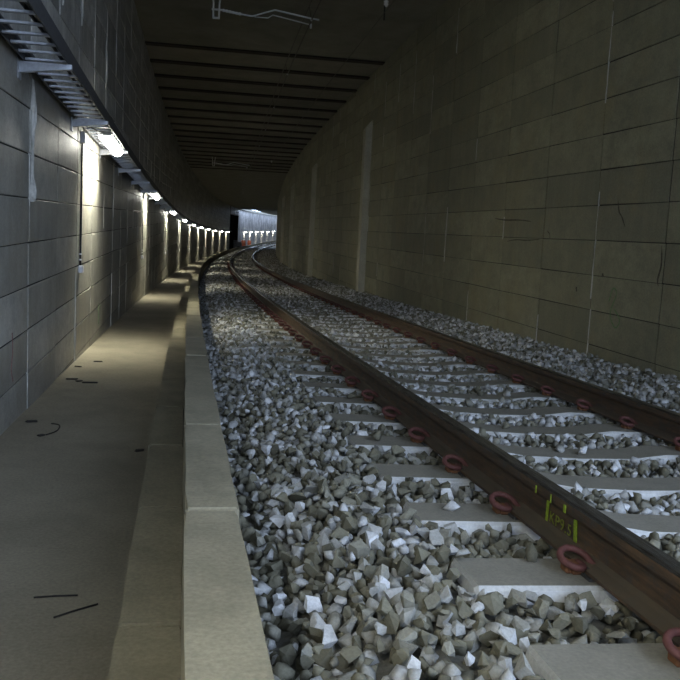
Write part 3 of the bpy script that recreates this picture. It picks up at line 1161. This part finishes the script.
def overhead_support(s, label):
    base = frame(s, .335, CEIL)
    root = empty('overhead_line_support', base)
    tag(root, label, 'support', 'overhead line supports on the roof')
    I = base

    def L(X, z):
        return (X - .335, 0, z - CEIL)
    bm_ = bmesh.new()
    for sg in (-1, 1):
        tube_mesh('x', [(sg * .085, 0, 0), (sg * .05, 0, -.18), (sg * .048, 0, -.43)], .016, 7, bm_)
    tube_mesh('x', [(-.06, 0, -.43), (.06, 0, -.43)], .018, 7, bm_)
    tube_mesh('x', [(-.08, 0, -.29), (.09, 0, -.29)], .016, 7, bm_)
    link('fork', bm_mesh('fork', bm_, True), M['porcelain'], root, I)
    # ribbed insulator towards the arm
    a, b = Vector(L(.43, 4.06)), Vector(L(.76, 4.02))
    pts, rr = [], []
    for k in range(13):
        pts.append(a.lerp(b, k / 12))
        rr.append(.030 if k % 2 else .017)
    link('insulator', tube_mesh('insulator', pts, rr, 9), M['porcelain'], root, I)
    link('registration_arm', tube_mesh('registration_arm', [L(.34, 4.065), L(.43, 4.06), L(.74, 4.02), L(.95, 4.005), L(1.335, 4.144), L(1.93, 4.064), L(2.11, 4.046)], .015, 8), M['alu'], root, I)
    link('steady_arm', tube_mesh('steady_arm', [L(.99, 3.996), L(1.22, 3.999), L(1.30, 4.057), L(1.97, 3.95)], .010, 7), M['alu'], root, I)
    link('wire_clamp', tube_mesh('wire_clamp', [L(1.97, 3.97), L(1.97, 3.89)], .018, 7), M['alu'], root, I)


overhead_support(15.2, 'overhead line support with pale fork and bent tubular arm, nearest on the roof')
overhead_support(43.0, 'far overhead line support, small pale fork hanging from the roof')


def wx(s):
    return 2.02 + .14 * math.sin((s - 22) / 27.8 * math.pi)


for nm, z, r, dx, lab in (('contact_wire', 3.90, .010, 0, 'lower contact wire of the overhead line above the track'),
                          ('messenger_wire', 4.12, .009, -.05, 'upper messenger wire of the overhead line above the track'),):
    pts = [P(s, wx(s) + dx, z) for s in slist(MOUTH, 230, 1.0)]
    o = link(nm, tube_mesh(nm, pts, r, 6), M['copper'])
    tag(o, lab, 'wire')
    if nm == 'messenger_wire':
        continue
    for k in range(16):
        s = 5.5 + 4.6 * k
        link('dropper', tube_mesh('dropper', [P(s, wx(s), 3.90), P(s, wx(s) - .05, 4.12)], .005, 5), M['copper'], o)
        link('dropper_clamp', tube_mesh('dropper_clamp', [P(s - .03, wx(s), 3.905), P(s + .03, wx(s), 3.905)], .016, 6), M['alu'], o)
pts = [P(s, 3.10, 4.05) for s in slist(MOUTH, 120, 1.0)]
tag(link('return_wire', tube_mesh('return_wire', pts, .007, 6), M['copper']), 'thin dark wire under the roof on the right of the overhead line', 'wire')
for k, s in enumerate((14.4, 42.0)):
    root = empty('wire_hanger', frame(s, 3.10, CEIL))
    tag(root, ['dark rod hanger with pale insulator holding the thin right-hand wire', 'far rod hanger holding the thin right-hand wire'][k], 'hanger')
    link('rod', tube_mesh('rod', [(0, 0, 0), (0, 0, -.42)], .014, 7), M['cable'], root, root.matrix_basis)
    link('insulator', tube_mesh('insulator', [(0.02, 0, -.10 - .02 * q) for q in range(6)], [.03, .045, .03, .045, .03, .02], 9), M['porcelain'], root, root.matrix_basis)

# ------------------------------------------------------------------ walkway litter
for nm, a, b, lab in (('wire_offcut', (3.0, -.477), (3.01, -.33), 'thin dark wire offcut lying straight across the walkway'),
                      ('wire_offcut', (2.83, -.385), (2.93, -.254), 'thin dark wire offcut lying slanted near the kerb on the walkway')):
    p0, p1 = P(a[0], a[1], FLOOR + .004), P(b[0], b[1], FLOOR + .004)
    mid_ = p0.lerp(p1, .5) + Vector((0, .004, 0))
    tag(link(nm, tube_mesh(nm, [p0, mid_, p1], .0035, 6), M['debris']), lab, 'offcut', 'dark wire offcuts on the walkway')
for s, X, L_, W_, a, lab in ((6.04, -1.0, .07, .03, .3, 'dark chip lying close to the left wall on the walkway'),
                             (5.6, -.866, .05, .03, 1.0, 'small dark chip beside the curled wire on the walkway'),
                             (7.96, -.98, .10, .025, .1, 'flat dark scrap near the wall, at the edge of the lit patch'),
                             (7.85, -.906, .06, .03, .8, 'middle one of three dark scraps on the lit walkway'),
                             (7.78, -.803, .13, .02, .05, 'long thin dark scrap, rightmost of three on the walkway'),
                             (9.19, -.878, .09, .02, .2, 'thin dark scrap lying under the first lamp'),
                             (8.78, -1.03, .07, .025, -.4, 'dark scrap by the wall foot under the first lamp'),
                             (5.2, -.23, .05, .03, .5, 'dark pebble lying beside the kerb on the walkway')):
    me = box_mesh('scrap', -L_ / 2, L_ / 2, -W_ / 2, W_ / 2, 0, .012, bevel=.004)
    for v in me.vertices:
        v.co.x += random.uniform(-.008, .008)
        v.co.y += random.uniform(-.006, .006)
    tag(link('scrap', me, M['debris'], None, frame(s, X, FLOOR) @ Matrix.Rotation(a, 4, 'Z')), lab, 'debris', 'dark scraps on the walkway')
tag(link('curled_wire', tube_mesh('curled_wire', catmull([P(5.98, -.86, FLOOR + .004), P(5.93, -.80, FLOOR + .004), P(5.75, -.79, FLOOR + .004), P(5.62, -.84, FLOOR + .004)], 4), .004, 6), M['debris']),
    'short curled dark wire lying on the walkway', 'wire')

# ------------------------------------------------------------------ far end: cabinet beside the recess
root = empty('equipment_cabinet', frame(119.5, -.62, FLOOR))
tag(root, 'small pale equipment cabinet with dark base at the far dark recess', 'cabinet')
link('cabinet_base', box_mesh('cabinet_base', -.28, .28, -.22, .22, 0, .45, bevel=.02), M['debris'], root, root.matrix_basis)
link('cabinet_body', box_mesh('cabinet_body', -.25, .25, -.20, .20, .45, 1.05, bevel=.02), M['white'], root, root.matrix_basis)
do = link('cabinet_door', box_mesh('cabinet_door', -.21, .21, -.225, -.20, .50, 1.0, bevel=.008), M['white'], root, root.matrix_basis)
# ------------------------------------------------------------------ far end: orange drums by the recess
drum = lathe_mesh('drum_body', [(.24, 0), (.25, .03), (.25, .28), (.265, .30), (.25, .32), (.25, .58), (.265, .60), (.25, .62), (.25, .86), (.24, .90), (.06, .90)], 16)
drum.materials.append(M['orange'])
lid = lathe_mesh('drum_lid', [(.22, .90), (.22, .93), (.05, .93)], 14)
lid.materials.append(M['orange'])
for k, (s, X, sc) in enumerate(((127.0, -.72, 1.3), (138.0, -.75, 1.15))):
    root = empty('orange_drum', frame(s, X, FLOOR) @ Matrix.Scale(sc, 4))
    tag(root, ['taller orange drum standing by the far wall just past the recess', 'shorter orange drum standing further along the far wall'][k], 'drum', 'orange drums at the far bend')
    for nm, me_ in (('drum_body', drum), ('drum_lid', lid)):
        o = bpy.data.objects.new(nm, me_)
        COL.objects.link(o)
        o.parent = root
